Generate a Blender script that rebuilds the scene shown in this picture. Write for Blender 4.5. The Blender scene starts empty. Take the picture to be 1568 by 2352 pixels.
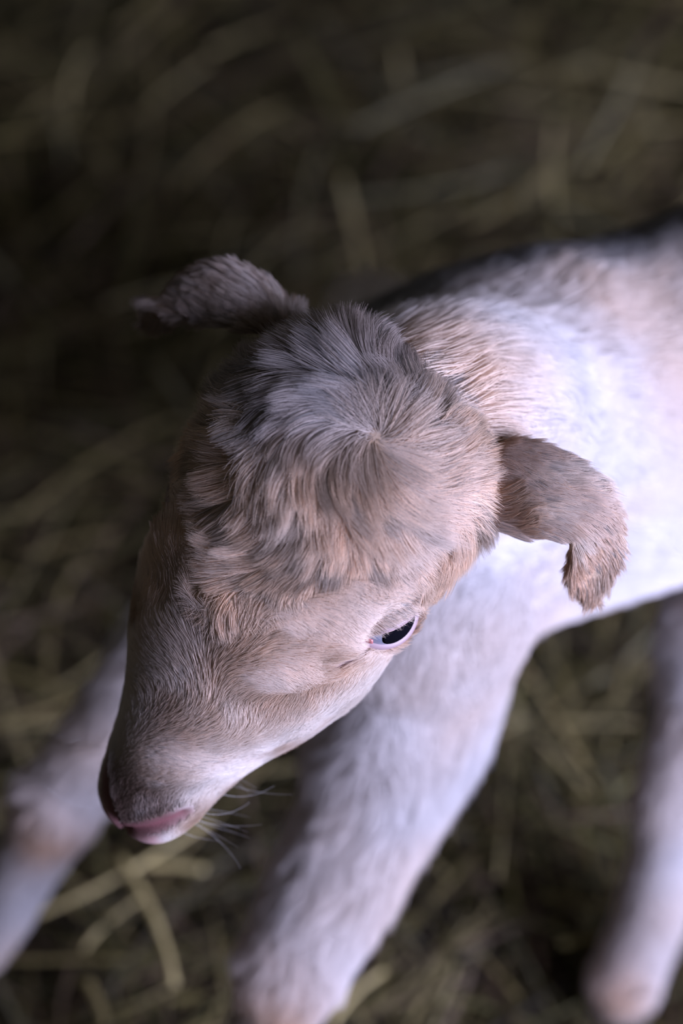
import bpy, bmesh, math, random
import numpy as np
from mathutils import Vector, Matrix
from mathutils.kdtree import KDTree
from mathutils.bvhtree import BVHTree

C = bpy.context.scene
COL = C.collection
rng = np.random.default_rng(7)

# ------------------------------------------------------------------ camera
CAM_H, PITCH, FPX = 0.80, math.radians(50.0), 5274.0
FOCUS, FSTOP = 0.606, 2.7
cam_d = bpy.data.cameras.new('camera')
cam = bpy.data.objects.new('camera', cam_d); COL.objects.link(cam)
cam.location = (0, 0, CAM_H)
cam.rotation_euler = (math.radians(90) - PITCH, 0, 0)
cam_d.sensor_fit = 'VERTICAL'; cam_d.sensor_height = 22.3; cam_d.sensor_width = 22.3
cam_d.lens = 50.0
cam_d.clip_start = 0.02
cam_d.dof.use_dof = True
cam_d.dof.focus_distance = FOCUS
cam_d.dof.aperture_fstop = FSTOP
C.camera = cam

# ------------------------------------------------------------------ light: dim barn, daylight from an open door on the right
C.view_settings.view_transform = 'Standard'
C.view_settings.look = 'None'
C.view_settings.gamma = 1.0
C.view_settings.use_curve_mapping = False
C.view_settings.exposure = 0.14
w = bpy.data.worlds.new('barn_gloom'); C.world = w
w.use_nodes = True
bg = w.node_tree.nodes['Background']
bg.inputs['Color'].default_value = (0.92, 0.86, 0.80, 1)
bg.inputs['Strength'].default_value = 0.042

def area(name, loc, target, sx, sy, power, color):
    d = bpy.data.lights.new(name, 'AREA'); d.shape = 'RECTANGLE'; d.size = sx; d.size_y = sy
    d.energy = power; d.color = color
    o = bpy.data.objects.new(name, d); COL.objects.link(o)
    o.location = loc
    o.rotation_euler = (Vector(target) - Vector(loc)).to_track_quat('-Z', 'Y').to_euler()
    return o
area('barn_door_daylight', (1.55, -0.66, 0.72), (0.03, 0.45, 0.25), 1.1, 1.2, 128.0, (0.635, 0.655, 1.0))
area('added_back_fill', (0.5, 1.3, 2.2), (0.0, 0.6, 0.0), 0.8, 0.8, 1.5, (0.85, 0.86, 1.0))  # added fill lamp that lifts the hay at the back, no real opening there

# ------------------------------------------------------------------ frames of reference
CR = np.array([1.0, 0, 0])
CU = np.array([0, math.sin(PITCH), math.cos(PITCH)])
CB = np.array([0, -math.cos(PITCH), math.sin(PITCH)])      # towards the lens
CO = np.array([0, 0, CAM_H])

def P(px, py, depth):
    """point seen at (px, py) of the photograph, depth metres along the view axis"""
    x = (px - 784.0) / FPX * depth; y = (1176.0 - py) / FPX * depth
    return CO + CR * x + CU * y - CB * depth

def PZ(px, py, z):
    """point seen at (px, py) that lies z above the ground"""
    d = P(px, py, 1.0) - CO
    return CO + d * ((z - CAM_H) / d[2])

def nrm(v):
    v = np.asarray(v, float)
    return v / np.maximum(np.linalg.norm(v, axis=-1, keepdims=True), 1e-12)

# head frame: F to the nose, S to the kid's left, U out of the forehead
ROLL = math.radians(14.0)
HC = P(640, 1310, 0.622)
_s0 = CR * 0.848 + CU * -0.53
F = nrm(CR * -0.53 + CU * -0.848 + CB * -0.10)
S = nrm(_s0 * math.cos(ROLL) + CB * math.sin(ROLL))
S = nrm(S - F * np.dot(S, F))
U = np.cross(F, S)
def H(l, s, u):
    return HC + (F * l + S * s + U * u) / 1000.0
def toH(p):
    d = (np.asarray(p) - HC) * 1000.0
    return d @ F, d @ S, d @ U

# trunk frame
PHI = math.radians(25.0)
BK = np.array([math.cos(PHI), math.sin(PHI), 0])        # towards the tail
LT = np.array([math.sin(PHI), -math.cos(PHI), 0])       # the kid's left side
UP = np.array([0, 0, 1.0])

# ------------------------------------------------------------------ numpy noise
def _hash(ix, iy, iz, seed):
    n = (ix * 374761393 + iy * 668265263 + iz * 2147483647 + seed * 974634777) & 0x7fffffff
    n = ((n ^ (n >> 13)) * 1274126177) & 0x7fffffff
    n = (n ^ (n >> 16)) & 0xffff
    return n / 32767.5 - 1.0
def vnoise(p, scale, seed=0):
    q = np.asarray(p) / scale
    i = np.floor(q).astype(np.int64); f = q - i; f = f * f * (3 - 2 * f)
    r = 0
    for a in (0, 1):
        for b in (0, 1):
            for c in (0, 1):
                wt = (f[:, 0] if a else 1 - f[:, 0]) * (f[:, 1] if b else 1 - f[:, 1]) * (f[:, 2] if c else 1 - f[:, 2])
                r = r + wt * _hash(i[:, 0] + a, i[:, 1] + b, i[:, 2] + c, seed)
    return r
def sstep(a, b, x):
    t = np.clip((x - a) / (b - a), 0, 1); return t * t * (3 - 2 * t)
def gauss(x, s):
    return np.exp(-(x / s) ** 2)

# ------------------------------------------------------------------ materials
def mat(name, color=None, rough=0.6, spec=0.3, attr=None, build=None):
    m = bpy.data.materials.new(name); m.use_nodes = True
    nt = m.node_tree; b = nt.nodes['Principled BSDF']
    b.inputs['Roughness'].default_value = rough
    b.inputs['Specular IOR Level'].default_value = spec
    if color: b.inputs['Base Color'].default_value = (*color, 1)
    if attr:
        a = nt.nodes.new('ShaderNodeAttribute'); a.attribute_name = attr
        nt.links.new(a.outputs['Color'], b.inputs['Base Color'])
    if build: build(nt, b)
    return m

def _skin(nt, b):
    b.inputs['Subsurface Weight'].default_value = 0.0
    n = nt.nodes.new('ShaderNodeTexNoise'); n.inputs['Scale'].default_value = 900
    bp = nt.nodes.new('ShaderNodeBump'); bp.inputs['Strength'].default_value = 0.25; bp.inputs['Distance'].default_value = 0.0006
    nt.links.new(n.outputs['Fac'], bp.inputs['Height']); nt.links.new(bp.outputs['Normal'], b.inputs['Normal'])
M_SKIN = mat('goat_skin', rough=0.55, spec=0.25, attr='coat', build=_skin)

def fur_mat(name):
    m = bpy.data.materials.new(name); m.use_nodes = True
    nt = m.node_tree; nt.nodes.clear()
    out = nt.nodes.new('ShaderNodeOutputMaterial')
    a = nt.nodes.new('ShaderNodeAttribute'); a.attribute_name = 'coat'
    d = nt.nodes.new('ShaderNodeBsdfDiffuse')
    t = nt.nodes.new('ShaderNodeBsdfTranslucent')
    mx = nt.nodes.new('ShaderNodeMixShader'); mx.inputs[0].default_value = 0.28
    h = nt.nodes.new('ShaderNodeBsdfHair'); h.component = 'Reflection'
    h.inputs['Color'].default_value = (0.8, 0.8, 0.8, 1)
    h.inputs['RoughnessU'].default_value = 0.35; h.inputs['RoughnessV'].default_value = 0.6
    m2 = nt.nodes.new('ShaderNodeMixShader'); m2.inputs[0].default_value = 0.20
    L = nt.links.new
    L(a.outputs['Color'], d.inputs['Color']); L(a.outputs['Color'], t.inputs['Color'])
    L(d.outputs[0], mx.inputs[1]); L(t.outputs[0], mx.inputs[2])
    L(mx.outputs[0], m2.inputs[1]); L(h.outputs[0], m2.inputs[2]); L(m2.outputs[0], out.inputs['Surface'])
    return m
M_FUR = fur_mat('goat_fur')

def _ground(nt, b):
    tc = nt.nodes.new('ShaderNodeTexCoord')
    n1 = nt.nodes.new('ShaderNodeTexNoise'); n1.inputs['Scale'].default_value = 9; n1.inputs['Detail'].default_value = 8
    r = nt.nodes.new('ShaderNodeValToRGB')
    r.color_ramp.elements[0].position = 0.35; r.color_ramp.elements[0].color = (0.012, 0.010, 0.007, 1)
    r.color_ramp.elements[1].position = 0.75; r.color_ramp.elements[1].color = (0.045, 0.038, 0.022, 1)
    n2 = nt.nodes.new('ShaderNodeTexNoise'); n2.inputs['Scale'].default_value = 160
    bp = nt.nodes.new('ShaderNodeBump'); bp.inputs['Distance'].default_value = 0.006
    L = nt.links.new
    L(tc.outputs['Object'], n1.inputs['Vector']); L(tc.outputs['Object'], n2.inputs['Vector'])
    L(n1.outputs['Fac'], r.inputs['Fac']); L(r.outputs['Color'], b.inputs['Base Color'])
    L(n2.outputs['Fac'], bp.inputs['Height']); L(bp.outputs['Normal'], b.inputs['Normal'])
M_GROUND = mat('trodden_earth', rough=0.95, spec=0.1, build=_ground)
M_HAY = mat('hay', rough=0.7, spec=0.2, attr='coat')

def _straw(nt, b):
    tc = nt.nodes.new('ShaderNodeTexCoord')
    n1 = nt.nodes.new('ShaderNodeTexNoise'); n1.inputs['Scale'].default_value = 60; n1.inputs['Detail'].default_value = 3
    r = nt.nodes.new('ShaderNodeValToRGB')
    r.color_ramp.elements[0].color = (0.30, 0.24, 0.09, 1)
    r.color_ramp.elements[1].color = (0.52, 0.43, 0.20, 1)
    nt.links.new(tc.outputs['Object'], n1.inputs['Vector'])
    nt.links.new(n1.outputs['Fac'], r.inputs['Fac']); nt.links.new(r.outputs['Color'], b.inputs['Base Color'])
M_STRAW = mat('pale_straw', rough=0.55, spec=0.3, build=_straw)

# ------------------------------------------------------------------ mesh helpers
def mesh_obj(name, verts, faces, material, parent=None, smooth=True, cols=None):
    me = bpy.data.meshes.new(name)
    off = np.array(parent.location) if parent is not None and parent.type == 'EMPTY' else np.zeros(3)
    me.from_pydata((np.asarray(verts) - off).tolist(), [], faces)
    if smooth: me.polygons.foreach_set('use_smooth', [True] * len(me.polygons))
    if cols is not None:
        a = me.color_attributes.new('coat', 'FLOAT_COLOR', 'POINT')
        c = np.ones((len(verts), 4), np.float32); c[:, :3] = cols
        a.data.foreach_set('color', c.ravel())
    me.materials.append(material)
    o = bpy.data.objects.new(name, me); COL.objects.link(o)
    if parent is not None: o.parent = parent
    return o

def catmull(pts, n):
    """resample control rows (each any length) to n rows"""
    p = np.asarray(pts, float); m = len(p)
    t = np.linspace(0, m - 1, n); i = np.clip(t.astype(int), 0, m - 2); f = (t - i)[:, None]
    p0 = p[np.clip(i - 1, 0, m - 1)]; p1 = p[i]; p2 = p[i + 1]; p3 = p[np.clip(i + 2, 0, m - 1)]
    return 0.5 * ((2 * p1) + (-p0 + p2) * f + (2 * p0 - 5 * p1 + 4 * p2 - p3) * f ** 2 + (-p0 + 3 * p1 - 3 * p2 + p3) * f ** 3)

def loft_faces(n, m):
    fs = []
    for i in range(n - 1):
        for j in range(m):
            k = (j + 1) % m
            fs.append((i * m + j, i * m + k, (i + 1) * m + k, (i + 1) * m + j))
    fs.append(tuple(range(m - 1, -1, -1))); fs.append(tuple((n - 1) * m + j for j in range(m)))
    return fs

SRC_V, SRC_F, SRC_TAG, SRC_FLOW = [], [], [], []
def add_src(v, f, tag, flow):
    base = sum(len(x) for x in SRC_V)
    SRC_V.append(np.asarray(v)); SRC_F.extend([tuple(base + a for a in q) for q in f])
    SRC_TAG.append(np.full(len(v), tag)); SRC_FLOW.append(np.broadcast_to(flow, np.asarray(v).shape).copy())

def tube(ctrl, tag, n=28, m=24, ref=UP, flow_sign=1):
    """ctrl rows: x y z ra rb ; ra across ref x tangent (sideways), rb along ref"""
    c = catmull(ctrl, n); p = c[:, :3]
    tg = nrm(np.gradient(p, axis=0))
    side = nrm(np.cross(np.broadcast_to(ref, tg.shape), tg)); up = np.cross(tg, side)
    a = np.linspace(0, 2 * math.pi, m, endpoint=False)
    v = p[:, None] + side[:, None] * (np.cos(a)[None, :, None] * c[:, 3, None, None]) + up[:, None] * (np.sin(a)[None, :, None] * c[:, 4, None, None])
    flow = np.repeat(tg * flow_sign, m, axis=0)
    add_src(v.reshape(-1, 3), loft_faces(n, m), tag, flow)

HEAD, NECK, TRUNK, LEG, EARL, EARR = 0, 1, 2, 3, 4, 5

# ---- head: sections across the head axis  (l, half width, top, bottom, side level, squareness)
head_ctrl = np.array([
    # l    w     top   bot   lvl
    [-64, 10, 8, -20, -6],
    [-61, 19, 14, -28, -6],
    [-55, 30.5, 20, -36, -6],
    [-46, 36.0, 25, -44, -6],
    [-36, 38.0, 28.5, -46, -6],
    [-25, 38, 30, -45, -5],
    [-10, 37.5, 28, -43, -4],
    [5, 36.5, 24.5, -40, -5],
    [20, 34.5, 20.0, -36, -8],
    [35, 29.2, 15.2, -30, -9],
    [50, 21.2, 11.4, -25, -9],
    [62, 17.4, 8.2, -22, -9],
    [73, 15.4, 4.4, -21, -9],
    [80.5, 12.6, 0.2, -19, -9],
    [85, 8.2, -4.2, -16.5, -10],
    [86.6, 2.4, -8.5, -12.5, -10]], float)
hn, hm = 90, 64
hc = catmull(head_ctrl, hn)
ang = np.linspace(0, 2 * math.pi, hm, endpoint=False)
hv = []
for l, wd, top, bot, lvl in hc:
    ca, sa = np.cos(ang), np.sin(ang)
    e = 0.90
    s_ = np.sign(ca) * np.abs(ca) ** e * wd
    u_ = np.where(sa > 0, lvl + (top - lvl) * np.abs(sa) ** e, lvl + (lvl - bot) * -np.abs(sa) ** 1.0)
    s_ = np.where(sa < 0, s_ * (1 - 0.22 * np.abs(sa) ** 2), s_)
    hv.append(HC + (F * l + S * s_[:, None] + U * u_[:, None]) / 1000)
add_src(np.concatenate(hv), loft_faces(hn, hm), HEAD, -F)

# ---- neck, trunk
def row(p, ra, rb): return [*p, ra, rb]
sh = np.array([0.035, 0.487, 0.232])
tube([row(sh - BK * 0.062 + UP * 0.004, .008, .012), row(sh - BK * 0.055 + UP * 0.002, .030, .040), row(sh - BK * .03, .047, .060),
      row(sh + UP * .006, .053, .069), row(sh + BK * .025 + UP * .009, .053, .069), row(sh + BK * .065 + UP * .0035, .055, .0625), row(sh + BK * .12 + UP * .003, .057, .0625),
      row(sh + BK * .18, .056, .066), row(sh + BK * .235 + UP * .002, .050, .060), row(sh + BK * .265, .032, .042), row(sh + BK * .275, .008, .012)], TRUNK, n=60, m=40)
tube([row(sh + BK * .035 + UP * .012, .040, .052), row(sh + BK * .012 + UP * .020, .042, .050), row(H(-60, 10, -46) * .45 + (sh + BK * .012 + UP * .016) * .55, .036, .044),
      row(H(-50, 4, -30), .030, .034), row(H(-40, 0, -18), .022, .024)], NECK, n=36, m=32, ref=BK, flow_sign=-1)
tube([row(sh + BK * .27 + UP * .035, .016, .010), row(sh + BK * .30 + UP * .045, .014, .009), row(sh + BK * .33 + UP * .03, .010, .007), row(sh + BK * .345 + UP * .02, .004, .004)], TRUNK, n=14, m=14)

# ---- legs (px, py, height guesses turned into points once, then real joints)
elbow_l = np.array([0.024, 0.440, 0.190]); fore_l = PZ(835, 1890, 0.157); knee_l = PZ(672, 2225, 0.122)
foot_l = np.array([-0.043, 0.362, 0.018])
tube([row(sh + LT * .026 + UP * .035, .026, .040), row(sh + LT * .032 - UP * .005 - BK * .020, .030, .038), row(elbow_l + UP * .004, .0270, .030), row(fore_l * .55 + elbow_l * .45, .0230, .0245), row(fore_l, .0185, .0195),
      row(knee_l + (fore_l - knee_l) * .28, .0165, .017), row(knee_l, .0165, .0175), row(knee_l * .72 + foot_l * .28, .0135, .0135),
      row(knee_l * .35 + foot_l * .65, .0115, .012), row(foot_l + UP * .024 + LT * 0, .0135, .0135), row(foot_l + UP * .006, .0125, .0125), row(foot_l + UP * .0005, .009, .009)], LEG, n=60, m=24, ref=BK)
elbow_r = np.array([-0.020, 0.497, 0.195]); knee_r = PZ(145, 1840, 0.122); foot_r = np.array([-0.150, 0.415, 0.018])
fore_r = PZ(300, 1660, 0.150)
tube([row(sh - LT * .026 + UP * .03, .026, .040), row(sh - LT * .034 - UP * .01 - BK * .012, .031, .044), row(elbow_r, .025, .029), row(fore_r * .5 + elbow_r * .5, .020, .022), row(fore_r, .0150, .0155),
      row(knee_r + (fore_r - knee_r) * .3, .0135, .0138), row(knee_r, .0150, .0150), row(knee_r * .72 + foot_r * .28, .0120, .0120),
      row(knee_r * .35 + foot_r * .65, .0110, .0115), row(foot_r + UP * .024, .0130, .0130), row(foot_r + UP * .006, .0125, .0125), row(foot_r + UP * .0005, .009, .009)], LEG, n=60, m=24, ref=LT)
# hind legs: stifle forward, hock back, near vertical shank
hip = sh + BK * .215
foot_hl = PZ(1432, 2268, 0.018)
stif_l = np.array([0.146, 0.490, 0.165]); hock_l = PZ(1560, 1800, 0.098); fet_l = PZ(1500, 2080, 0.045)
tube([row(hip + LT * .025 + UP * .015, .030, .045), row((hip + LT * .034) * .5 + stif_l * .5, .030, .042), row(stif_l, .0230, .030), row(stif_l * .45 + hock_l * .55, .0155, .019),
      row(hock_l, .0130, .0155), row(hock_l * .5 + fet_l * .5, .0115, .0120), row(fet_l, .0130, .0130), row(fet_l * .4 + foot_hl * .6, .0125, .0130), row(foot_hl + UP * .002, .0142, .0142), row(foot_hl - UP * .017, .010, .010)], LEG, n=60, m=24, ref=BK)
foot_hr = np.array([0.235, 0.560, 0.018]); stif_r = hip - LT * .045 - BK * .045 - UP * .06; hock_r = np.array([0.262, 0.600, 0.10])
tube([row(hip - LT * .025 + UP * .015, .030, .045), row((hip - LT * .034) * .5 + stif_r * .5, .030, .042), row(stif_r, .023, .030), row(stif_r * .45 + hock_r * .55, .0155, .019),
      row(hock_r, .013, .0155), row(hock_r * .5 + foot_hr * .5 + UP * .005, .0115, .012), row(foot_hr + UP * .03, .013, .013), row(foot_hr + UP * .008, .0125, .0125), row(foot_hr + UP * .001, .009, .009)], LEG, n=60, m=24, ref=BK)

# ---- ears: a curled leaf of skin; rows = centre, half-width, width direction, sag (towards lens +), thickness
def ear(rows, tag, nu=46, nv=22):
    ctr = catmull([r[0] for r in rows], nu)
    hw = catmull([[r[1]] for r in rows], nu)[:, 0] / 1000
    wd = nrm(catmull([r[2] for r in rows], nu))
    sag = catmull([[r[3]] for r in rows], nu)[:, 0] / 1000
    th = catmull([[r[4]] for r in rows], nu)[:, 0] / 1000
    tg = nrm(np.gradient(ctr, axis=0))
    wd = nrm(wd - tg * np.sum(wd * tg, 1, keepdims=True))
    nr = np.cross(wd, tg)                      # outer side of the ear
    nr = np.where((nr[nu // 4] @ CB) < 0, -nr, nr)
    v = np.linspace(-1, 1, nv)
    mid = ctr[:, None] + wd[:, None] * (hw[:, None] * v)[..., None] + nr[:, None] * (sag[:, None] * (v ** 2 - 0.35))[..., None]
    edge = np.sqrt(np.clip(1 - np.abs(v) ** 6, 0, 1)) * .85 + .15
    off = nr[:, None] * (th[:, None] * edge * .5)[..., None]
    top, bot = mid + off, (mid - off)[:, ::-1]
    ring = np.concatenate([top, bot], axis=1)
    m = ring.shape[1]
    flow = np.repeat(tg, m, axis=0)
    add_src(ring.reshape(-1, 3), loft_faces(nu, m), tag, flow)

def C3(x, y, z): return CR * x - CU * y + CB * z       # a direction in photo axes: right, down, to the lens
DE = 0.612
def E(px, py, dz): return P(px, py, DE - dz / 1000.0)
ear([(E(1100, 1120, -6), 11, C3(0, 1, -.1), -3, 6), (E(1175, 1122, -2), 13.5, C3(-.05, 1, -.1), -5, 5), (E(1250, 1135, 2), 12.5, C3(-.25, 1, -.1), -5, 4),
     (E(1318, 1160, 3), 11.0, C3(-.5, .85, -.05), -4, 3.6), (E(1362, 1205, 1), 8.6, C3(-.85, .5, .05), -1, 3.4), (E(1364, 1268, -4), 7.6, C3(-1, .1, .25), 3, 4.4),
     (E(1352, 1325, -8), 6.0, C3(-1, -.12, .2), 3, 4.2), (E(1358, 1372, -10), 1.6, C3(-1, -.2, .1), .5, 3.6)], EARL)
DE = 0.634
ear([(E(665, 760, -4), 9, C3(.5, .8, .5), -2, 6), (E(610, 705, -2), 11.0, C3(.25, .8, .5), -4, 5), (E(535, 668, 0), 11.0, C3(.05, .8, .5), -5, 4),
     (E(460, 662, -2), 9.5, C3(-.2, .85, .45), -4.5, 3.6), (E(405, 680, -6), 7.5, C3(-.6, .7, .3), -2, 3.4), (E(376, 705, -10), 6.5, C3(-.8, -.2, .5), 2, 4.4),
     (E(358, 728, -13), 4.5, C3(-.7, -.5, .3), 1.5, 4.2), (E(340, 733, -15), 1.6, C3(-.3, -.9, .2), .5, 3.4)], EARR)

# ---- fuse everything into one continuous skin
src_v = np.concatenate(SRC_V); src_tag = np.concatenate(SRC_TAG); src_flow = np.concatenate(SRC_FLOW)
tmp = bpy.data.meshes.new('fuse'); tmp.from_pydata(src_v.tolist(), [], SRC_F)
bmx = bmesh.new(); bmx.from_mesh(tmp); bmesh.ops.recalc_face_normals(bmx, faces=bmx.faces); bmx.to_mesh(tmp); bmx.free()
to = bpy.data.objects.new('fuse', tmp); COL.objects.link(to)
md = to.modifiers.new('r', 'REMESH'); md.mode = 'VOXEL'; md.voxel_size = 0.00125
m2 = to.modifiers.new('s', 'SMOOTH'); m2.factor = 0.5; m2.iterations = 7
dg = bpy.context.evaluated_depsgraph_get(); ev = to.evaluated_get(dg); em = ev.to_mesh()
V = np.empty(len(em.vertices) * 3); em.vertices.foreach_get('co', V); V = V.reshape(-1, 3)
FACES = [tuple(p.vertices) for p in em.polygons]
N = np.empty(len(em.vertices) * 3); em.vertices.foreach_get('normal', N); N = N.reshape(-1, 3)
ev.to_mesh_clear(); bpy.data.objects.remove(to); bpy.data.meshes.remove(tmp)

kd = KDTree(len(src_v))
for i, p in enumerate(src_v): kd.insert(p, i)
kd.balance()
near = np.array([kd.find(p)[1] for p in V])
TAG = src_tag[near]; FLOW = src_flow[near]
l, s, u = toH(V)

# ---- let neck, shoulder and trunk flow into one another
_E = np.array([(f[k], f[(k + 1) % len(f)]) for f in FACES for k in range(len(f))])
_E = np.concatenate([_E, _E[:, ::-1]]); _deg = np.bincount(_E[:, 0], minlength=len(V))
wsm = np.isin(TAG, (TRUNK, NECK)).astype(float)
for _ in range(12): wsm = .5 * wsm + .5 * np.bincount(_E[:, 0], wsm[_E[:, 1]], minlength=len(V)) / _deg
wsm = (wsm * .6)[:, None]
for _ in range(220):
    avg = np.stack([np.bincount(_E[:, 0], V[_E[:, 1], k], minlength=len(V)) for k in range(3)], 1) / _deg[:, None]
    V = V + (avg - V) * wsm
def vert_normals():
    nn = np.zeros_like(V)
    for f3 in (np.array([f[:3] for f in FACES]), np.array([(f[0], f[2], f[3]) for f in FACES if len(f) == 4])):
        c_ = np.cross(V[f3[:, 1]] - V[f3[:, 0]], V[f3[:, 2]] - V[f3[:, 0]])
        for k in range(3):
            for q in range(3): nn[:, q] += np.bincount(f3[:, k], c_[:, q], minlength=len(V))
    return nrm(nn)
N = vert_normals()

# ---- sculpting: eye sockets, brows, nostrils, philtrum, mouth, jaw
EYE_R = 9.6
EYES = {+1: np.array([-6.3, 29.6, 0.5]), -1: np.array([-6.3, -29.6, 0.5])}
def eye_axes(sd):
    n = nrm(np.array([0.20, 0.90 * sd, 0.32]))             # looks out to the side, a little up and forward
    a = np.array([0.66, -0.42 * sd, 0.42])                # along the slit, to the inner corner
    a = nrm(a - n * (a @ n)); b = nrm(np.cross(n, a)); b = b if b[2] > 0 else -b
    return n, a, b
def slit(th, ph):
    """below 1 inside the eye opening"""
    x = np.where(th > 0, th / 1.22, th / .95)
    lim = np.where(ph > 0, .36, .42) * np.sqrt(np.clip(1 - x ** 2, 1e-4, 1)) * np.where(th > 0, 1 - .45 * np.clip(x, 0, 1) ** 2, 1)
    return np.where(np.abs(x) > 1, 9.0, np.abs(ph) / lim)
head_like = (TAG == HEAD) | (TAG == EARL) | (TAG == EARR)
disp = np.zeros(len(V))
Hh = np.stack([l, s, u], 1)
hd = (TAG == HEAD)
for sd in (1, -1):
    n_, a_, b_ = eye_axes(sd)
    d = Hh - EYES[sd]
    an = d @ a_; bn = d @ b_; nn = d @ n_
    rr = np.sqrt((an / 1.25) ** 2 + bn ** 2); r3 = np.linalg.norm(d, axis=1)
    disp += hd * (nn > 0) * 1.0 * gauss(rr - 15, 5) * (bn > 0)                              # brow
    op = slit(np.arctan2(an, nn), np.arcsin(np.clip(bn / np.maximum(r3, 1e-6), -1, 1)))
    rt = EYE_R + np.where(op < 1.0, -1.6, .95)                                              # lids lie on the ball, the slit is open
    wl = hd * sstep(14.5, 10.0, rr) * (nn > 1)
    V = V + ((nrm(d) * ((rt - r3) * wl)[:, None]) @ np.stack([F, S, U])) / 1000
N = vert_normals()
def seg_d(p, pts):
    best = np.full(len(p), 1e9); par = np.zeros(len(p))
    for k in range(len(pts) - 1):
        a = np.array(pts[k], float); b = np.array(pts[k + 1], float); ab = b - a
        t = np.clip(((p - a) @ ab) / (ab @ ab), 0, 1)
        dd = np.linalg.norm(p - (a + t[:, None] * ab), axis=1)
        m = dd < best; best = np.where(m, dd, best); par = np.where(m, (k + t) / (len(pts) - 1), par)
    return best, par
TEAR = {}
for sd in (1, -1):
    dd, par = seg_d(Hh, [(3.0, 33.5 * sd, 7.0), (7.5, 31.0 * sd, 9.2), (12.5, 28.0 * sd, 11.2)]); TEAR[sd] = dd
    disp -= hd * 1.0 * gauss(dd, 1.3); disp += hd * .4 * gauss(dd - 3.2, 1.5)
NOSTRIL = {}
for sd in (1, -1):
    pts = [(84.8, 1.0 * sd, -4.0), (81.5, 5.6 * sd, -1.6), (76.5, 10.0 * sd, -0.4), (70.8, 13.2 * sd, -1.1)]
    dd, par = seg_d(Hh, pts); NOSTRIL[sd] = (dd, par)
    disp -= hd * 1.9 * gauss(dd, 2.0)
    rim, _ = seg_d(Hh, [(p[0] - 1.2, p[1], p[2] + 3.2) for p in pts])
    disp += hd * 0.7 * gauss(rim, 2.4)
ph, _ = seg_d(Hh, [(85.6, 0, -5), (86.6, 0, -8), (86.4, 0, -11), (84.5, 0, -15)])
disp -= hd * 1.4 * gauss(ph, 0.9)
for sd in (1, -1):
    mo, _ = seg_d(Hh, [(82.0, 3 * sd, -15.5), (74, 11.5 * sd, -15.5), (62, 14.5 * sd, -16), (46, 18.5 * sd, -19)])
    disp -= hd * 1.0 * gauss(mo, 1.2)
V = V + N * (disp / 1000)[:, None]
l, s, u = toH(V); Hh = np.stack([l, s, u], 1)

# ------------------------------------------------------------------ coat colours
CREAM = np.array([0.91, 0.84, 0.77]); TAN = np.array([0.80, 0.51, 0.305]); PALETAN = np.array([0.90, 0.75, 0.60])
BROWN = np.array([0.34, 0.20, 0.14]); DARK = np.array([0.060, 0.045, 0.040]); GREY = np.array([0.27, 0.225, 0.215]); WHITE = np.array([0.90, 0.87, 0.87])
PINK = np.array([0.47, 0.27, 0.26]); ROSE = np.array([0.15, 0.055, 0.06])
def mixc(a, b, t): return a + (b - a) * t[:, None]

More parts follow.
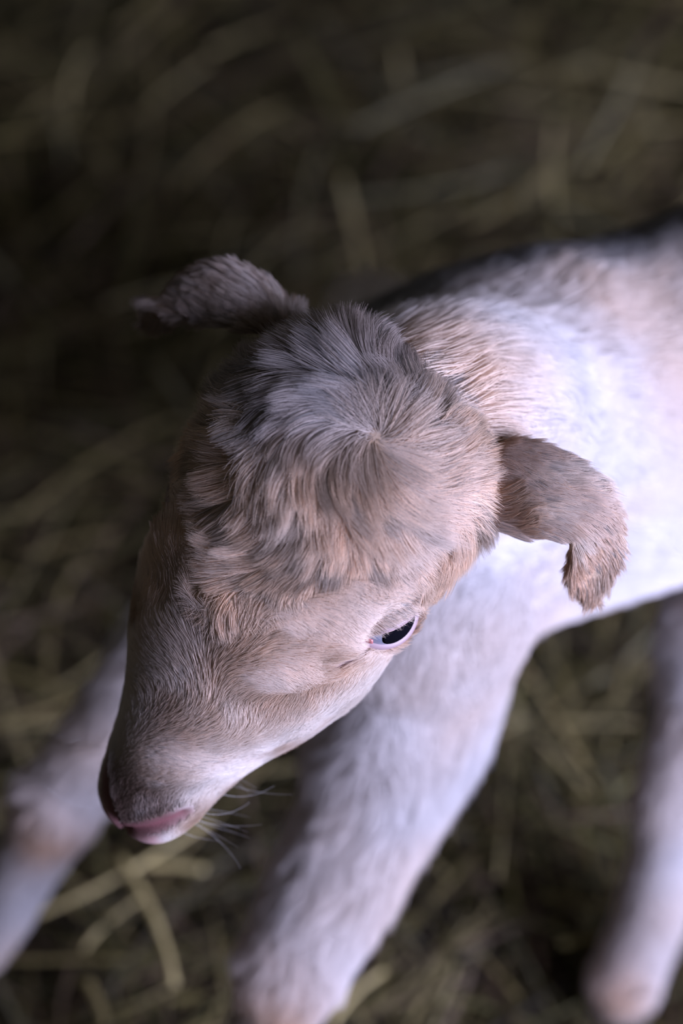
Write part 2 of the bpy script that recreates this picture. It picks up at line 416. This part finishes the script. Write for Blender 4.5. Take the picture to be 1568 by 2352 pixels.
def coat(p, tag):
    """coat colour at points p (world); returns colour and the share of dark guard hairs"""
    n = len(p); l, s, u = toH(p)
    c = np.tile(CREAM, (n, 1)).astype(float); dk = np.zeros(n)
    n1 = vnoise(p, 0.020, 3); n2 = vnoise(p, 0.007, 5); n3 = vnoise(p, 0.045, 9)
    # body: cream with warm tan clouds, near black high on the right of the back
    body = (tag == TRUNK) | (tag == NECK) | (tag == LEG)
    q = p - sh; lat = q @ LT; z = q[:, 2]; bk = q @ BK
    c = np.where(body[:, None], mixc(np.tile(WHITE * .80, (n, 1)), np.tile(PALETAN * .45 + TAN * .40, (n, 1)), np.clip((.36 + .55 * n3 + .35 * n1) * np.where(tag == LEG, .6, 1), 0, .8)), c)
    trunk = (tag == TRUNK) | (tag == NECK)
    dors = trunk * sstep(-.004, -.020, lat + .008 * n1) * sstep(.030, .050, z + .004 * n2)
    c = mixc(c, np.tile(DARK, (n, 1)), np.clip(dors, 0, 1))
    nape = np.linalg.norm(p - H(-58, 8, 8), axis=1)
    c = mixc(c, np.tile(PALETAN * .5 + TAN * .5, (n, 1)), trunk * .85 * sstep(.044, .020, nape + .006 * n2))
    leg = tag == LEG
    for kc in (knee_l, knee_r, foot_hl + UP * .012):
        d = np.linalg.norm(p - kc - np.array([-.004, -.014, .002]), axis=1)
        c = mixc(c, np.tile(TAN * .78, (n, 1)), leg * .9 * gauss(d, .016))
    # head
    h = tag == HEAD
    hcol = np.tile(PALETAN * .42 + TAN * .52, (n, 1))
    hcol = mixc(hcol, np.tile(TAN * .72, (n, 1)), .55 * sstep(12, 32, s) * sstep(5, -15, l))
    hcol = mixc(hcol, np.tile(CREAM, (n, 1)), np.clip(sstep(11, -5, u) * .95 * sstep(-4, 16, l) + .5 * sstep(12, 40, l) * sstep(2, 14, np.abs(s)), 0, 1))
    hcol = mixc(hcol, np.tile(CREAM * .95, (n, 1)), np.clip(.30 * n1 + .25 * n2, 0, .5))
    hcol = mixc(hcol, np.tile(TAN * .62, (n, 1)), np.clip(-.8 * n1 - .65 * n2, 0, .8))
    poll = sstep(-34, -50, l + 4 * n1 + .42 * (s - 2)) * sstep(26, 6, s)
    hcol = mixc(hcol, np.tile(GREY, (n, 1)), np.clip(poll * .75 * sstep(-38, -50, l + .5 * (s - 4)), 0, 1))
    bridge = gauss(s + 5, 12) * sstep(8, 24, l) * sstep(74, 60, l)
    hcol = mixc(hcol, np.tile(GREY * 1.25, (n, 1)), np.clip(bridge * .42, 0, 1))
    for sd in (1, -1):
        de = np.linalg.norm(np.stack([l, s, u], 1) - EYES[sd] - np.array([4, 0, 7]), axis=1)
        hcol = mixc(hcol, np.tile((TAN * .55 + CREAM * .45) * .72, (n, 1)), .85 * gauss(de, 12) * (u > 2))
    nosec = sstep(60, 73, l) * sstep(-5, -1, u) * sstep(17, 8, np.abs(s))
    hcol = mixc(hcol, np.tile(BROWN * .55, (n, 1)), nosec * .92)
    dk = np.where(h, np.clip(.03 + .55 * poll + .10 * bridge + .13 * sstep(8, -12, l) + .10 * n1 * sstep(10, -30, l), 0, .7), dk)
    c = np.where(h[:, None], hcol, c)
    # ears
    for tg in (EARL, EARR):
        e = tag == tg
        ec = np.tile(TAN * .62 + BROWN * .30, (n, 1)); ec = mixc(ec, np.tile(PALETAN, (n, 1)), np.clip(.18 + .8 * n2, 0, .7)); ec = mixc(ec, np.tile(BROWN, (n, 1)), np.clip(-.8 * n1 - .1, 0, .6))
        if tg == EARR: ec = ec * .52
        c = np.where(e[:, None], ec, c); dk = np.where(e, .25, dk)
    return c, dk

col, _dk = coat(V, TAG)
skin = col * 0.62
# naked skin: nose pad, nostrils, lids
pad = hd * sstep(78, 83, l) * sstep(1.0, -3.0, u) * sstep(13, 9, np.abs(s))
skin = mixc(skin, np.tile(PINK, (len(V), 1)), pad * .85)
nline = np.interp(np.abs(s), [0, 5.6, 10, 13.2], [-4, -1.6, -.4, -1.1])
skin = mixc(skin, np.tile(np.array([.135, .082, .075]), (len(V), 1)), hd * sstep(66, 76, l) * sstep(-.6, .8, u - nline) * sstep(16, 11, np.abs(s)))
for sd in (1, -1):
    dd, par = NOSTRIL[sd]
    skin = mixc(skin, np.tile(ROSE, (len(V), 1)), hd * gauss(dd, 3.6) * .95)
for sd in (1, -1):
    n_, a_, b_ = eye_axes(sd); d = Hh - EYES[sd]
    skin = mixc(skin, np.tile(np.array([.25, .17, .19]), (len(V), 1)), hd * gauss(TEAR[sd], 3.2))
    rr = np.sqrt(((d @ a_) / 1.6) ** 2 + (d @ b_) ** 2)
    skin = mixc(skin, np.tile(np.array([.50, .33, .33]), (len(V), 1)), hd * ((d @ n_) > 0) * gauss(rr, 7) * .7)

# ------------------------------------------------------------------ the kid
root_loc = Vector((0.09, 0.47, 0.0))
kid = bpy.data.objects.new('goat_kid', None); COL.objects.link(kid)
kid.location = root_loc; kid.empty_display_size = .05
kid['label'] = 'cream and tan newborn goat kid with folded ears standing on hay'
kid['category'] = 'goat'
body = mesh_obj('body', V, FACES, M_SKIN, kid, cols=skin)

# ---- eyes
def _iris(nt, b):
    b.inputs['Roughness'].default_value = 0.06; b.inputs['Specular IOR Level'].default_value = 0.6
M_IRIS = mat('eye_iris', (0.20, 0.21, 0.27), build=_iris)
M_PUP = mat('eye_pupil', (0.004, 0.004, 0.006), rough=.6, spec=.0)
M_LID = mat('eyelid_skin', (0.33, 0.235, 0.25), rough=.42, spec=.35)
M_CAR = mat('eye_corner_flesh', (0.42, 0.15, 0.15), rough=.25, spec=.5)
M_LASH = mat('eyelash_hair', (0.16, 0.11, 0.10))

def eye_pt(sd, th, ph, r):
    """direction on the eyeball: th along the slit (inner +), ph up, in radians"""
    n_, a_, b_ = eye_axes(sd)
    v = n_[None] * (np.cos(th) * np.cos(ph))[:, None] + a_[None] * (np.sin(th) * np.cos(ph))[:, None] + b_[None] * np.sin(ph)[:, None]
    q = EYES[sd][None] + v * np.asarray(r)[..., None]
    return HC + (q[:, 0:1] * F + q[:, 1:2] * S + q[:, 2:3] * U) / 1000

def grid_faces(n, m, wrap=False):
    fs = []
    for i in range(n - 1):
        for j in range(m if wrap else m - 1):
            k = (j + 1) % m
            fs.append((i * m + j, i * m + k, (i + 1) * m + k, (i + 1) * m + j))
    return fs

for sd in (1, -1):
    n_, a_, b_ = eye_axes(sd)
    ctr = H(*EYES[sd])
    wn = F * n_[0] + S * n_[1] + U * n_[2]; wa = F * a_[0] + S * a_[1] + U * a_[2]; wb = F * b_[0] + S * b_[1] + U * b_[2]
    # eyeball
    nt_, mt_ = 28, 40
    vv = []
    for i in range(nt_):
        t = math.pi * (i + .001) / (nt_ - .998)
        for j in range(mt_):
            g = 2 * math.pi * j / mt_
            vv.append(ctr + (wn * math.cos(t) + wa * math.sin(t) * math.cos(g) + wb * math.sin(t) * math.sin(g)) * EYE_R / 1000)
    eye = mesh_obj('eye', np.array(vv), loft_faces(nt_, mt_), M_IRIS, kid)
    # pupil: a wide level slot on the front of the ball
    pv = []; K = 10; M_ = 48
    for i in range(K):
        f = (i + .02) / (K - 1)
        for j in range(M_):
            g = 2 * math.pi * j / M_
            th = .62 * f * np.sign(math.cos(g)) * abs(math.cos(g)) ** .7 - .10; phh = .42 * f * np.sign(math.sin(g)) * abs(math.sin(g)) ** .7 + .06 
            pv.append(eye_pt(sd, np.array([th]), np.array([phh]), np.array([EYE_R + .10]))[0])
    pup = mesh_obj('pupil', np.array(pv) - np.array(root_loc), loft_faces(K, M_), M_PUP)
    pup.parent = eye
    # lids: almond rim of bare skin
    J = 72; g = np.linspace(0, 2 * math.pi, J, endpoint=False)
    x = np.cos(g); y = np.sin(g)
    th_o = np.where(x > 0, 1.22 * x, .95 * x) ; ph_o = np.where(y > 0, .36, .42) * np.sign(y) * np.abs(y) * np.where(x > 0, 1 - .45 * x ** 2, 1)
    rings = []
    for k, (sc, r) in enumerate([(.90, EYE_R - .6), (.94, EYE_R + .3), (1.0, EYE_R + .85), (1.10, EYE_R + 1.15), (1.22, EYE_R + 1.05), (1.34, EYE_R + .45)]):
        tt = np.clip(th_o * (1 + (sc - 1) * .55), -1.5, 1.5); pp = ph_o + np.sign(y) * np.abs(y) ** .8 * (sc - 1) * .62
        rings.append(eye_pt(sd, tt, pp, np.full(J, r)))
    lid = mesh_obj('eyelid', np.concatenate(rings), grid_faces(len(rings), J, True), M_LID, kid)
    # flesh in the inner corner
    cv = []
    for i in range(8):
        f = i / 7
        for j in range(10):
            q = 2 * math.pi * j / 10
            cv.append(eye_pt(sd, np.array([.78 + .34 * f]), np.array([-.10 + (.26 * math.sin(math.pi * min(1, f * .55 + .12)) * (1 - .6 * f)) * math.sin(q) * .8]), np.array([EYE_R + .15 + .5 * math.cos(q) * (1 - .5 * f)]))[0])
    mesh_obj('eye_corner', np.array(cv), loft_faces(8, 10), M_CAR, kid)

# ------------------------------------------------------------------ fur
TRI = []
for f in FACES:
    for k in range(1, len(f) - 1): TRI.append((f[0], f[k], f[k + 1]))
TRI = np.array(TRI)
A_, B_, C_ = V[TRI[:, 0]], V[TRI[:, 1]], V[TRI[:, 2]]
cr = np.cross(B_ - A_, C_ - A_); AREA = np.linalg.norm(cr, axis=1) / 2
# smooth vertex normals after sculpting
VN = np.zeros_like(V)
for k in range(3): np.add.at(VN, TRI[:, k], cr)
VN = nrm(VN)
TTAG = TAG[TRI[:, 0]]

def sample(mask, density, seed):
    """density per mm2, scaled by the function-valued weights; returns points, normals, tags, flow"""
    r = np.random.default_rng(seed)
    wts = AREA * mask * density * 1e6
    tot = int(wts.sum()); cdf = np.cumsum(wts); cdf /= cdf[-1]
    idx = np.searchsorted(cdf, r.random(tot)); idx = np.clip(idx, 0, len(TRI) - 1)
    a = r.random(tot); b = r.random(tot); fl = a + b > 1; a[fl] = 1 - a[fl]; b[fl] = 1 - b[fl]; c = 1 - a - b
    t = TRI[idx]
    mixv = lambda X: X[t[:, 0]] * c[:, None] + X[t[:, 1]] * a[:, None] + X[t[:, 2]] * b[:, None]
    return mixv(V), nrm(mixv(VN)), TAG[t[:, 0]], nrm(mixv(FLOW)), r

def hair_object(name, pts, rad, cols, parent, material=M_FUR):
    """pts (n, k, 3) ; rad (k,) or (n,k)"""
    n, k, _ = pts.shape
    hcv = bpy.data.hair_curves.new(name)
    hcv.add_curves([k] * n)
    pts = pts - np.array(root_loc)
    hcv.attributes['position'].data.foreach_set('vector', pts.reshape(-1).astype(np.float32))
    ra = hcv.attributes.get('radius') or hcv.attributes.new('radius', 'FLOAT', 'POINT')
    ra.data.foreach_set('value', np.broadcast_to(rad, (n, k)).reshape(-1).astype(np.float32))
    ca = hcv.attributes.new('coat', 'FLOAT_COLOR', 'CURVE')
    c4 = np.ones((n, 4), np.float32); c4[:, :3] = cols
    ca.data.foreach_set('color', c4.ravel())
    hcv.materials.append(material)
    o = bpy.data.objects.new(name, hcv); COL.objects.link(o); o.parent = parent
    return o

def grow(p, n, flow, length, lift, r, k=6, wave=.25, bend=.5, clump=None, clump_amt=.0, rand=.18, seed=0):
    """curved hairs from roots p along flow; lift is the share of the normal at the root"""
    t = nrm(flow - n * np.sum(flow * n, 1, keepdims=True))
    sd = np.cross(n, t)
    w1 = vnoise(p, .016, seed + 11); w2 = vnoise(p, .006, seed + 12)
    jit = (r.random(len(p)) - .5) * 2
    ang = wave * (w1 + .6 * w2) + rand * jit
    d0 = nrm(t * np.cos(ang)[:, None] + sd * np.sin(ang)[:, None])
    curl = wave * 1.5 * vnoise(p, .014, seed + 13)
    pts = np.empty((len(p), k, 3)); q = p - n * .0003; pts[:, 0] = q
    lf = lift * (1 + .35 * (r.random(len(p)) - .5))
    for i in range(1, k):
        f = i / (k - 1)
        e = lf * (1 - bend * f)
        a = curl * f
        dd = d0 * np.cos(a)[:, None] + sd * np.sin(a)[:, None]
        st = nrm(dd * (1 - e)[:, None] + n * e[:, None])
        q = q + st * (length / (k - 1))[:, None]
        pts[:, i] = q
    if np.max(clump_amt) > 0:
        m = max(4, int(len(p) / clump)); gi = r.choice(len(p), m, replace=False)
        kt = KDTree(m)
        for a_, g_ in enumerate(gi): kt.insert(p[g_], a_)
        kt.balance()
        own = gi[np.array([kt.find(x)[1] for x in p])]
        amt = clump_amt * (.5 + .8 * r.random(len(p))); amt = np.clip(amt, 0, .92)
        for i in range(1, k):
            f = (i / (k - 1)) ** 1.3
            pts[:, i] += (pts[own, i] - pts[:, i]) * (amt * f)[:, None]
        return pts, own
    return pts, np.arange(len(p))

def pigment(p, tag, own, r, seed=0, spread=.16):
    c, dk = coat(p, tag)
    cl = vnoise(p[own], .0045, seed + 21) * .75 + (_rand_per(own, seed) - .5) * .55
    isd = r.random(len(p)) < dk * np.clip(.5 + 2.8 * cl, .05, 3)
    c = np.where(isd[:, None], c * (.18 + .25 * r.random(len(p)))[:, None], c)
    c = c * (1 + spread * cl + .10 * (r.random(len(p)) - .5))[:, None]
    return np.clip(c / np.maximum(1, c.max(1, keepdims=True) / .93), .01, .93)
def _rand_per(own, seed):
    return ((own * 2654435761 + seed * 97) % 1000003) / 1000003.0

TL = np.array([0.0])
fc = (A_ + B_ + C_) / 3
fl_, fs_, fu_ = toH(fc)
Hf = np.stack([fl_, fs_, fu_], 1)
# bare places: eye slits, nose pad, nostril slits
bare = np.zeros(len(TRI))
for sd in (1, -1):
    n_, a_, b_ = eye_axes(sd); d = Hf - EYES[sd]
    rr = np.sqrt(((d @ a_) / 1.25) ** 2 + (d @ b_) ** 2)
    an = d @ a_; nn = d @ n_; bn = d @ b_
    op = slit(np.arctan2(an, nn), np.arcsin(np.clip(bn / np.maximum(np.linalg.norm(d, axis=1), 1e-6), -1, 1)))
    bare = np.maximum(bare, (nn > 0) * (op < 1.75) * (rr < 12))
    dd, _ = seg_d(Hf, [(84.8, 1.0 * sd, -4.0), (81.5, 5.6 * sd, -1.6), (76.5, 10.0 * sd, -0.4), (70.8, 13.2 * sd, -1.1)])
    bare = np.maximum(bare, dd < 3.0)
    bare = np.maximum(bare, (TAG[TRI[:, 0]] == HEAD) & (TEAR[sd][TRI[:, 0]] < 2.3))
padf = sstep(79, 82.5, fl_) * sstep(-3.0, -5.0, fu_) * sstep(12, 9, np.abs(fs_))
bare = np.maximum(bare, padf > .5) * (TTAG == HEAD)
facing = np.sum(nrm(cr) * CB, 1)

# -- head fur
WH = np.array([-49.0, 6.0, 25.0])
def head_flow(p, n):
    l, s, u = toH(p)
    hp = np.stack([l, s, u], 1)
    wn_ = np.stack([vnoise(p, .011, 71), vnoise(p, .011, 72), vnoise(p, .011, 73)], 1) * 5
    rad = nrm(hp - WH + wn_)
    swirl = nrm(np.cross(np.tile([0, 0, 1.0], (len(p), 1)), rad))
    dist = np.linalg.norm(hp - WH, axis=1)
    fh = rad + swirl * (.55 * gauss(dist - 8, 22))[:, None]
    mz = np.stack([np.full(len(p), -1.0), np.clip(s / 9, -1, 1) * .75, np.zeros(len(p))], 1)
    wj = vnoise(p, .012, 41) * 5
    t = sstep(-5, 10, leff(l, s, u) + wj * .9)
    fl = fh * (1 - t)[:, None] + mz * t[:, None]
    lowcheek = sstep(-10, -22, u) * sstep(25, 5, l)
    ck = np.stack([np.full(len(p), -.5), np.sign(s) * .3, np.full(len(p), -.8)], 1)
    fl = fl * (1 - lowcheek)[:, None] + ck * lowcheek[:, None]
    return fl[:, 0:1] * F + fl[:, 1:2] * S + fl[:, 2:3] * U
def leff(l, s, u):
    """distance past the ragged edge where the long forehead hair ends"""
    t = s * math.cos(ROLL) - u * math.sin(ROLL)
    return l - np.interp(t, [-45, -26, -8, 12, 35], [-16, -4, 15, -11, -18])
def head_len(p):
    l, s, u = toH(p); e = leff(l, s, u)
    L = np.interp(l, [-64, -56, -45, -25, 0, 20], [12, 14, 16, 17, 16, 13])
    S_ = np.interp(l, [-40, 0, 22, 45, 65, 84], [8, 7.0, 6.0, 4.4, 3.0, 1.4])
    k_ = sstep(-27, 6, e + 5 * vnoise(p, .009, 61))
    L = L * (1 - k_) + S_ * k_
    for sd in (1, -1):
        d = np.stack([l, s, u], 1) - EYES[sd]
        L = L * (1 - .50 * gauss(np.maximum(np.linalg.norm(d, axis=1) - 11, 0), 5))
    return L / 1000

mask = ((TTAG == HEAD) & (bare < .5)).astype(float) * np.where(facing > -.35, 1.0, .25)
dens = np.interp(fl_, [-80, -40, 0, 30, 60, 84], [9, 9, 10, 14, 16, 18])
p, n, tg, fl, r = sample(mask, dens, 1)
L = head_len(p) * (.65 + .6 * r.random(len(p)))
hl, hs, hu = toH(p); he = leff(hl, hs, hu)
lift = np.interp(hl, [-64, -55, -40, 0, 30, 84], [.36, .28, .22, .18, .20, .24]) - .08 * gauss(he + 6, 12) + .10 * vnoise(p, .010, 8)
tuft = .6 * gauss(hl - 14, 5) * gauss(hs + 4, 7); lift = lift + .18 * tuft; L = L * (1 + .5 * tuft)
for sd in (1, -1):
    q_ = np.stack([hl, hs, hu], 1) - EYES[sd]
    lift = lift + .38 * gauss(np.maximum(np.linalg.norm(q_, axis=1) - 11, 0), 3)
lift = lift + .07 * sstep(0, 12, he)
topk = gauss(hl + 60, 9) * gauss(hs + 8, 9); lift = lift + .25 * topk; L = L * (1 + .35 * topk)
amt = .62
amt = np.interp(he, [-6, 6], [.58, .12])
pts, own = grow(p, n, head_flow(p, n), L, np.clip(lift, .08, .85), r, k=7, wave=.95, bend=.75, clump=110, clump_amt=amt, rand=.18, seed=1)
cc = pigment(p, tg, own, r, 1, np.interp(he, [-6, 6], [.75, .17]))
taper = np.array([1, 1, .95, .85, .7, .5, .2])
hair_object('head_fur', pts, taper[None] * np.where(hl > 25, .000050, .000062)[:, None], cc, kid)

# -- ears
for tgv, nm in ((EARL, 'ear_fur'), (EARR, 'ear_fur')):
    mask = (TTAG == tgv).astype(float)
    p, n, tg, fl, r = sample(mask, 9.0, 2 + tgv)
    L = .0062 * (.6 + .7 * r.random(len(p)))
    pts, own = grow(p, n, fl, L, np.full(len(p), .24), r, k=5, wave=.6, bend=.7, clump=40, clump_amt=.6, rand=.16, seed=5)
    hair_object(nm, pts, np.array([1, 1, .85, .6, .2])[None] * .000055, pigment(p, tg, own, r, 5, .42), kid)

# -- body and legs
mask = np.isin(TTAG, (TRUNK, NECK, LEG)).astype(float) * np.where((facing > -.4) & (fc[:, 0] < .16), 1.0, .35)
dens = np.where(TTAG == LEG, 1.5, 1.3)
p, n, tg, fl, r = sample(mask, dens, 9)
isleg = tg == LEG; isneck = tg == NECK
fluff = isleg * sstep(.115, .15, p[:, 2]) * sstep(.205, .185, p[:, 2])
L = np.where(isleg, .0075 + .0055 * fluff, np.where(isneck, .013, .0105)) * (.65 + .65 * r.random(len(p)))
L = L * np.where(isleg & (p[:, 2] < .03), .5, 1)
flow = fl + np.where(isleg[:, None], 0, np.array([0, 0, -.45]))
flow = np.where(isneck[:, None], -fl * 0 + (BK * .6 - UP * .35 + LT * .2), flow)
lift = np.where(isleg, .25 + .18 * fluff, np.where(isneck, .42, .26))
pts, own = grow(p, n, flow, L, lift, r, k=5, wave=.5, bend=.5, clump=26, clump_amt=.32, rand=.25, seed=9)
cb = pigment(p, tg, own, r, 9, .08)
hair_object('body_fur', pts, np.array([1, 1, .85, .6, .2])[None] * .000105, cb, kid)

# -- whiskers on lips and chin
mask = ((TTAG == HEAD) & (fl_ > 58) & (fu_ < -6) & (np.abs(fs_) > 5)).astype(float)
p, n, tg, fl, r = sample(mask, .022, 21)
L = .012 + .012 * r.random(len(p)) ** 2
pts, own = grow(p, n, np.tile(S * .6 - U * .3, (len(p), 1)) * np.sign(toH(p)[1])[:, None], L, np.full(len(p), .7), r, k=8, wave=.6, bend=.7, rand=.5, seed=3)
hair_object('whiskers', pts, np.linspace(1, .3, 8)[None] * .000032, np.tile([.92, .90, .88], (len(p), 1)), kid)

# -- eyelashes
for sd in (1, -1):
    r = np.random.default_rng(30 + sd)
    m = 22; th = -.80 + 1.5 * r.random(m); ph = .40 * np.sqrt(np.clip(1 - (th / 1.0) ** 2, 0, 1)) + .10
    a0 = eye_pt(sd, th, ph, np.full(m, EYE_R + 1.0)); n_, a_, b_ = eye_axes(sd)
    out = F * n_[0] + S * n_[1] + U * n_[2]; dn = F * b_[0] + S * b_[1] + U * b_[2]; al = F * a_[0] + S * a_[1] + U * a_[2]
    k = 6; pts = np.empty((m, k, 3))
    Lh = (.0030 + .002 * r.random(m))
    for i in range(k):
        f = i / (k - 1)
        pts[:, i] = a0 + (out * (f * .9))[None] * Lh[:, None] + dn[None] * ((.25 * f + .25 * f * f) * Lh)[:, None] + al[None] * ((r.random(m) - .7) * .5 * f * Lh)[:, None]
    hair_object('eyelashes', pts, np.linspace(1, .25, k)[None] * .00004, np.tile([.16, .11, .10], (m, 1)), kid, M_FUR)

# ---- hooves: two pointed claws each
M_HOOF = mat('hoof_horn', (0.07, 0.055, 0.05), rough=.5)
def hoof(ft, toe):
    toe = nrm(np.array([toe[0], toe[1], 0])); sd = np.cross(UP, toe)
    vs, fs = [], []
    base = np.array([ft[0], ft[1], 0.0])
    for sg in (-1, 1):
        ns, m = 7, 14; b0 = len(vs)
        for i in range(ns):
            f = i / (ns - 1)
            zc = .0005 + .0215 * f
            ln = .0150 - .0035 * f; wdt = .0062 - .0004 * f
            for j in range(m):
                a = 2 * math.pi * j / m
                x = math.cos(a); x = x * (1 if x < 0 else 1.25)
                vs.append(base + toe * (.004 - .006 * f + ln * x * .8) + sd * (sg * (.0066 - .0012 * max(0, x)) + wdt * math.sin(a) * (1 - .35 * max(0, x))) + UP * zc)
        fs += [tuple(b0 + q for q in f_) for f_ in loft_faces(ns, m)]
    mesh_obj('hoof', np.array(vs), fs, M_HOOF, kid)
for ft, toe in ((foot_l, (-.6, -.8)), (foot_r, (-.9, -.3)), (foot_hl, (-.6, -.75)), (foot_hr, (-.9, -.4))): hoof(ft, toe)

# ------------------------------------------------------------------ ground and hay
gv = []; G = 60
for i in range(G + 1):
    for j in range(G + 1):
        gv.append((-2.2 + 4.4 * i / G, -1.2 + 4.4 * j / G, 0))
gv = np.array(gv, float); gv[:, 2] = -.003 + .003 * vnoise(gv, .15, 2)
gr = mesh_obj('ground', gv, grid_faces(G + 1, G + 1), M_GROUND); gr['kind'] = 'structure'

def blades(n, area_, zr, lr, wr, palette, seed):
    """bent flat stalks with a real thickness"""
    r = np.random.default_rng(seed)
    x = area_[0] + (area_[1] - area_[0]) * r.random(n); y = area_[2] + (area_[3] - area_[2]) * r.random(n)
    z = zr[0] + (zr[1] - zr[0]) * r.random(n)
    z = z + .022 * np.clip(vnoise(np.stack([x, y, x * 0], 1), .085, 77) + .1, 0, 1) + .012 * np.clip(vnoise(np.stack([x, y, x * 0], 1), .04, 78), 0, 1)
    for ft in (foot_l, foot_r, foot_hl, foot_hr):
        z = np.minimum(z, .006 + .30 * np.maximum(0, np.hypot(x - ft[0] + .01, y - ft[1] + .03) - .05))
    ln = lr[0] + (lr[1] - lr[0]) * r.random(n) ** 1.6; wd = wr[0] + (wr[1] - wr[0]) * r.random(n) ** 2
    az = r.random(n) * 2 * math.pi; tilt = (r.random(n) - .5) * .5
    d = np.stack([np.cos(az) * np.cos(tilt), np.sin(az) * np.cos(tilt), np.sin(tilt)], 1)
    sd = np.stack([-np.sin(az), np.cos(az), (r.random(n) - .5) * 1.2], 1); sd = nrm(sd)
    nn = nrm(np.cross(d, sd)); bend = (r.random(n) - .5) * .7; sag = -(r.random(n)) * .25
    K = 5; ring = 4; Vv = np.empty((n, K, ring, 3))
    c0 = np.stack([x, y, z], 1)
    for i in range(K):
        f = i / (K - 1) - .5
        c = c0 + d * (f * ln)[:, None] + sd * (bend * f * f * ln)[:, None] + UP * (sag * f * f * ln)[:, None]
        c[:, 2] = np.maximum(c[:, 2], .001)
        w_ = wd * (1 - .6 * max(0, f)); th = wd * .28
        for j, (a, b) in enumerate(((1, 0), (0, 1), (-1, 0), (0, -1))):
            Vv[:, i, j] = c + sd * (a * w_ * .5)[:, None] + nn * (b * th * .5)[:, None]
    vi = Vv.reshape(-1, 3)
    per = np.array(loft_faces(K, ring)[:-2]); 
    fa = (np.arange(n)[:, None, None] * (K * ring) + per[None]).reshape(-1, 4)
    pal = np.array(palette); ci = pal[r.integers(0, len(pal), n)] * (.45 + .8 * r.random(n) * (1 + .5 * vnoise(np.stack([x, y, x * 0], 1), .06, 79)))[:, None] * .8
    return vi, fa, np.repeat(ci, K * ring, axis=0)
HP = [(.23, .185, .070), (.16, .132, .045), (.10, .085, .030), (.085, .055, .030), (.045, .034, .018), (.34, .28, .125), (.12, .11, .04), (.15, .105, .06), (.05, .04, .02)]
parts = [blades(10000, (-.75, .85, .15, 1.7), (.001, .012), (.04, .16), (.0012, .0032), HP, 51),
         blades(6500, (-.45, .5, .2, 1.3), (.008, .026), (.05, .20), (.0011, .0028), HP, 52),
         blades(1100, (-.40, .45, .22, .95), (.018, .032), (.04, .15), (.0011, .0025), [(.36, .30, .14), (.28, .22, .09), (.24, .17, .11), (.26, .24, .14)], 54),
         blades(2200, (-1.6, 1.8, -.6, 2.6), (.001, .018), (.05, .2), (.002, .005), HP, 53)]
vo, fo, co, base = [], [], [], 0
for v_, f_, c_ in parts:
    vo.append(v_); fo.append(f_ + base); co.append(c_); base += len(v_)
hay = mesh_obj('hay', np.concatenate(vo), np.concatenate(fo).tolist(), M_HAY, cols=np.concatenate(co), smooth=False)
hay['kind'] = 'stuff'; hay['category'] = 'hay'; hay['label'] = 'dull olive brown trodden hay covering the barn floor'

# a few pale stalks that stand out on top of the hay
def stalk(a, b, wd, label, z=.030, bend=.01):
    pa, pb = PZ(*a, z), PZ(*b, z + .002)
    d = nrm(pb - pa); sd = np.cross(UP, d)
    K, m = 12, 10; vs = []
    mid = (pa + pb) / 2
    for i in range(K):
        f = i / (K - 1)
        c = pa * (1 - f) + pb * f + sd * (bend * 4 * f * (1 - f)) 
        node = 1 + .22 * gauss(f - .55, .05)
        for j in range(m):
            t = 2 * math.pi * j / m
            vs.append(c + sd * (math.cos(t) * wd * .5 * node * (1 - .25 * f)) + UP * (math.sin(t) * wd * .32 * node))
    o = mesh_obj('straw_stalk', np.array(vs) - mid, loft_faces(K, m), M_STRAW)
    o.location = mid
    o['label'] = label; o['category'] = 'straw'; o['group'] = 'pale straw stalks lying on the hay'
stalk((268, 1960), (400, 2260), .0038, 'thick pale straw stalk slanting down right below the muzzle', .034, .003)
stalk((60, 2110), (480, 1880), .0027, 'long thin pale stalk rising from the left foot towards the chin', .030, -.003)
stalk((190, 2180), (330, 2060), .0026, 'short pale stalk crossing left of the thick straw below the muzzle', .026, .002)
stalk((330, 1985), (470, 1998), .0036, 'short broad stalk lying level just under the chin', .028, .001)
stalk((195, 2250), (240, 2352), .0037, 'pale stalk end poking up at the bottom edge of the photo', .030, .001)
stalk((760, 2352), (880, 2230), .0030, 'pale stalk slanting up right beside the knee of the near foreleg', .028, .002)
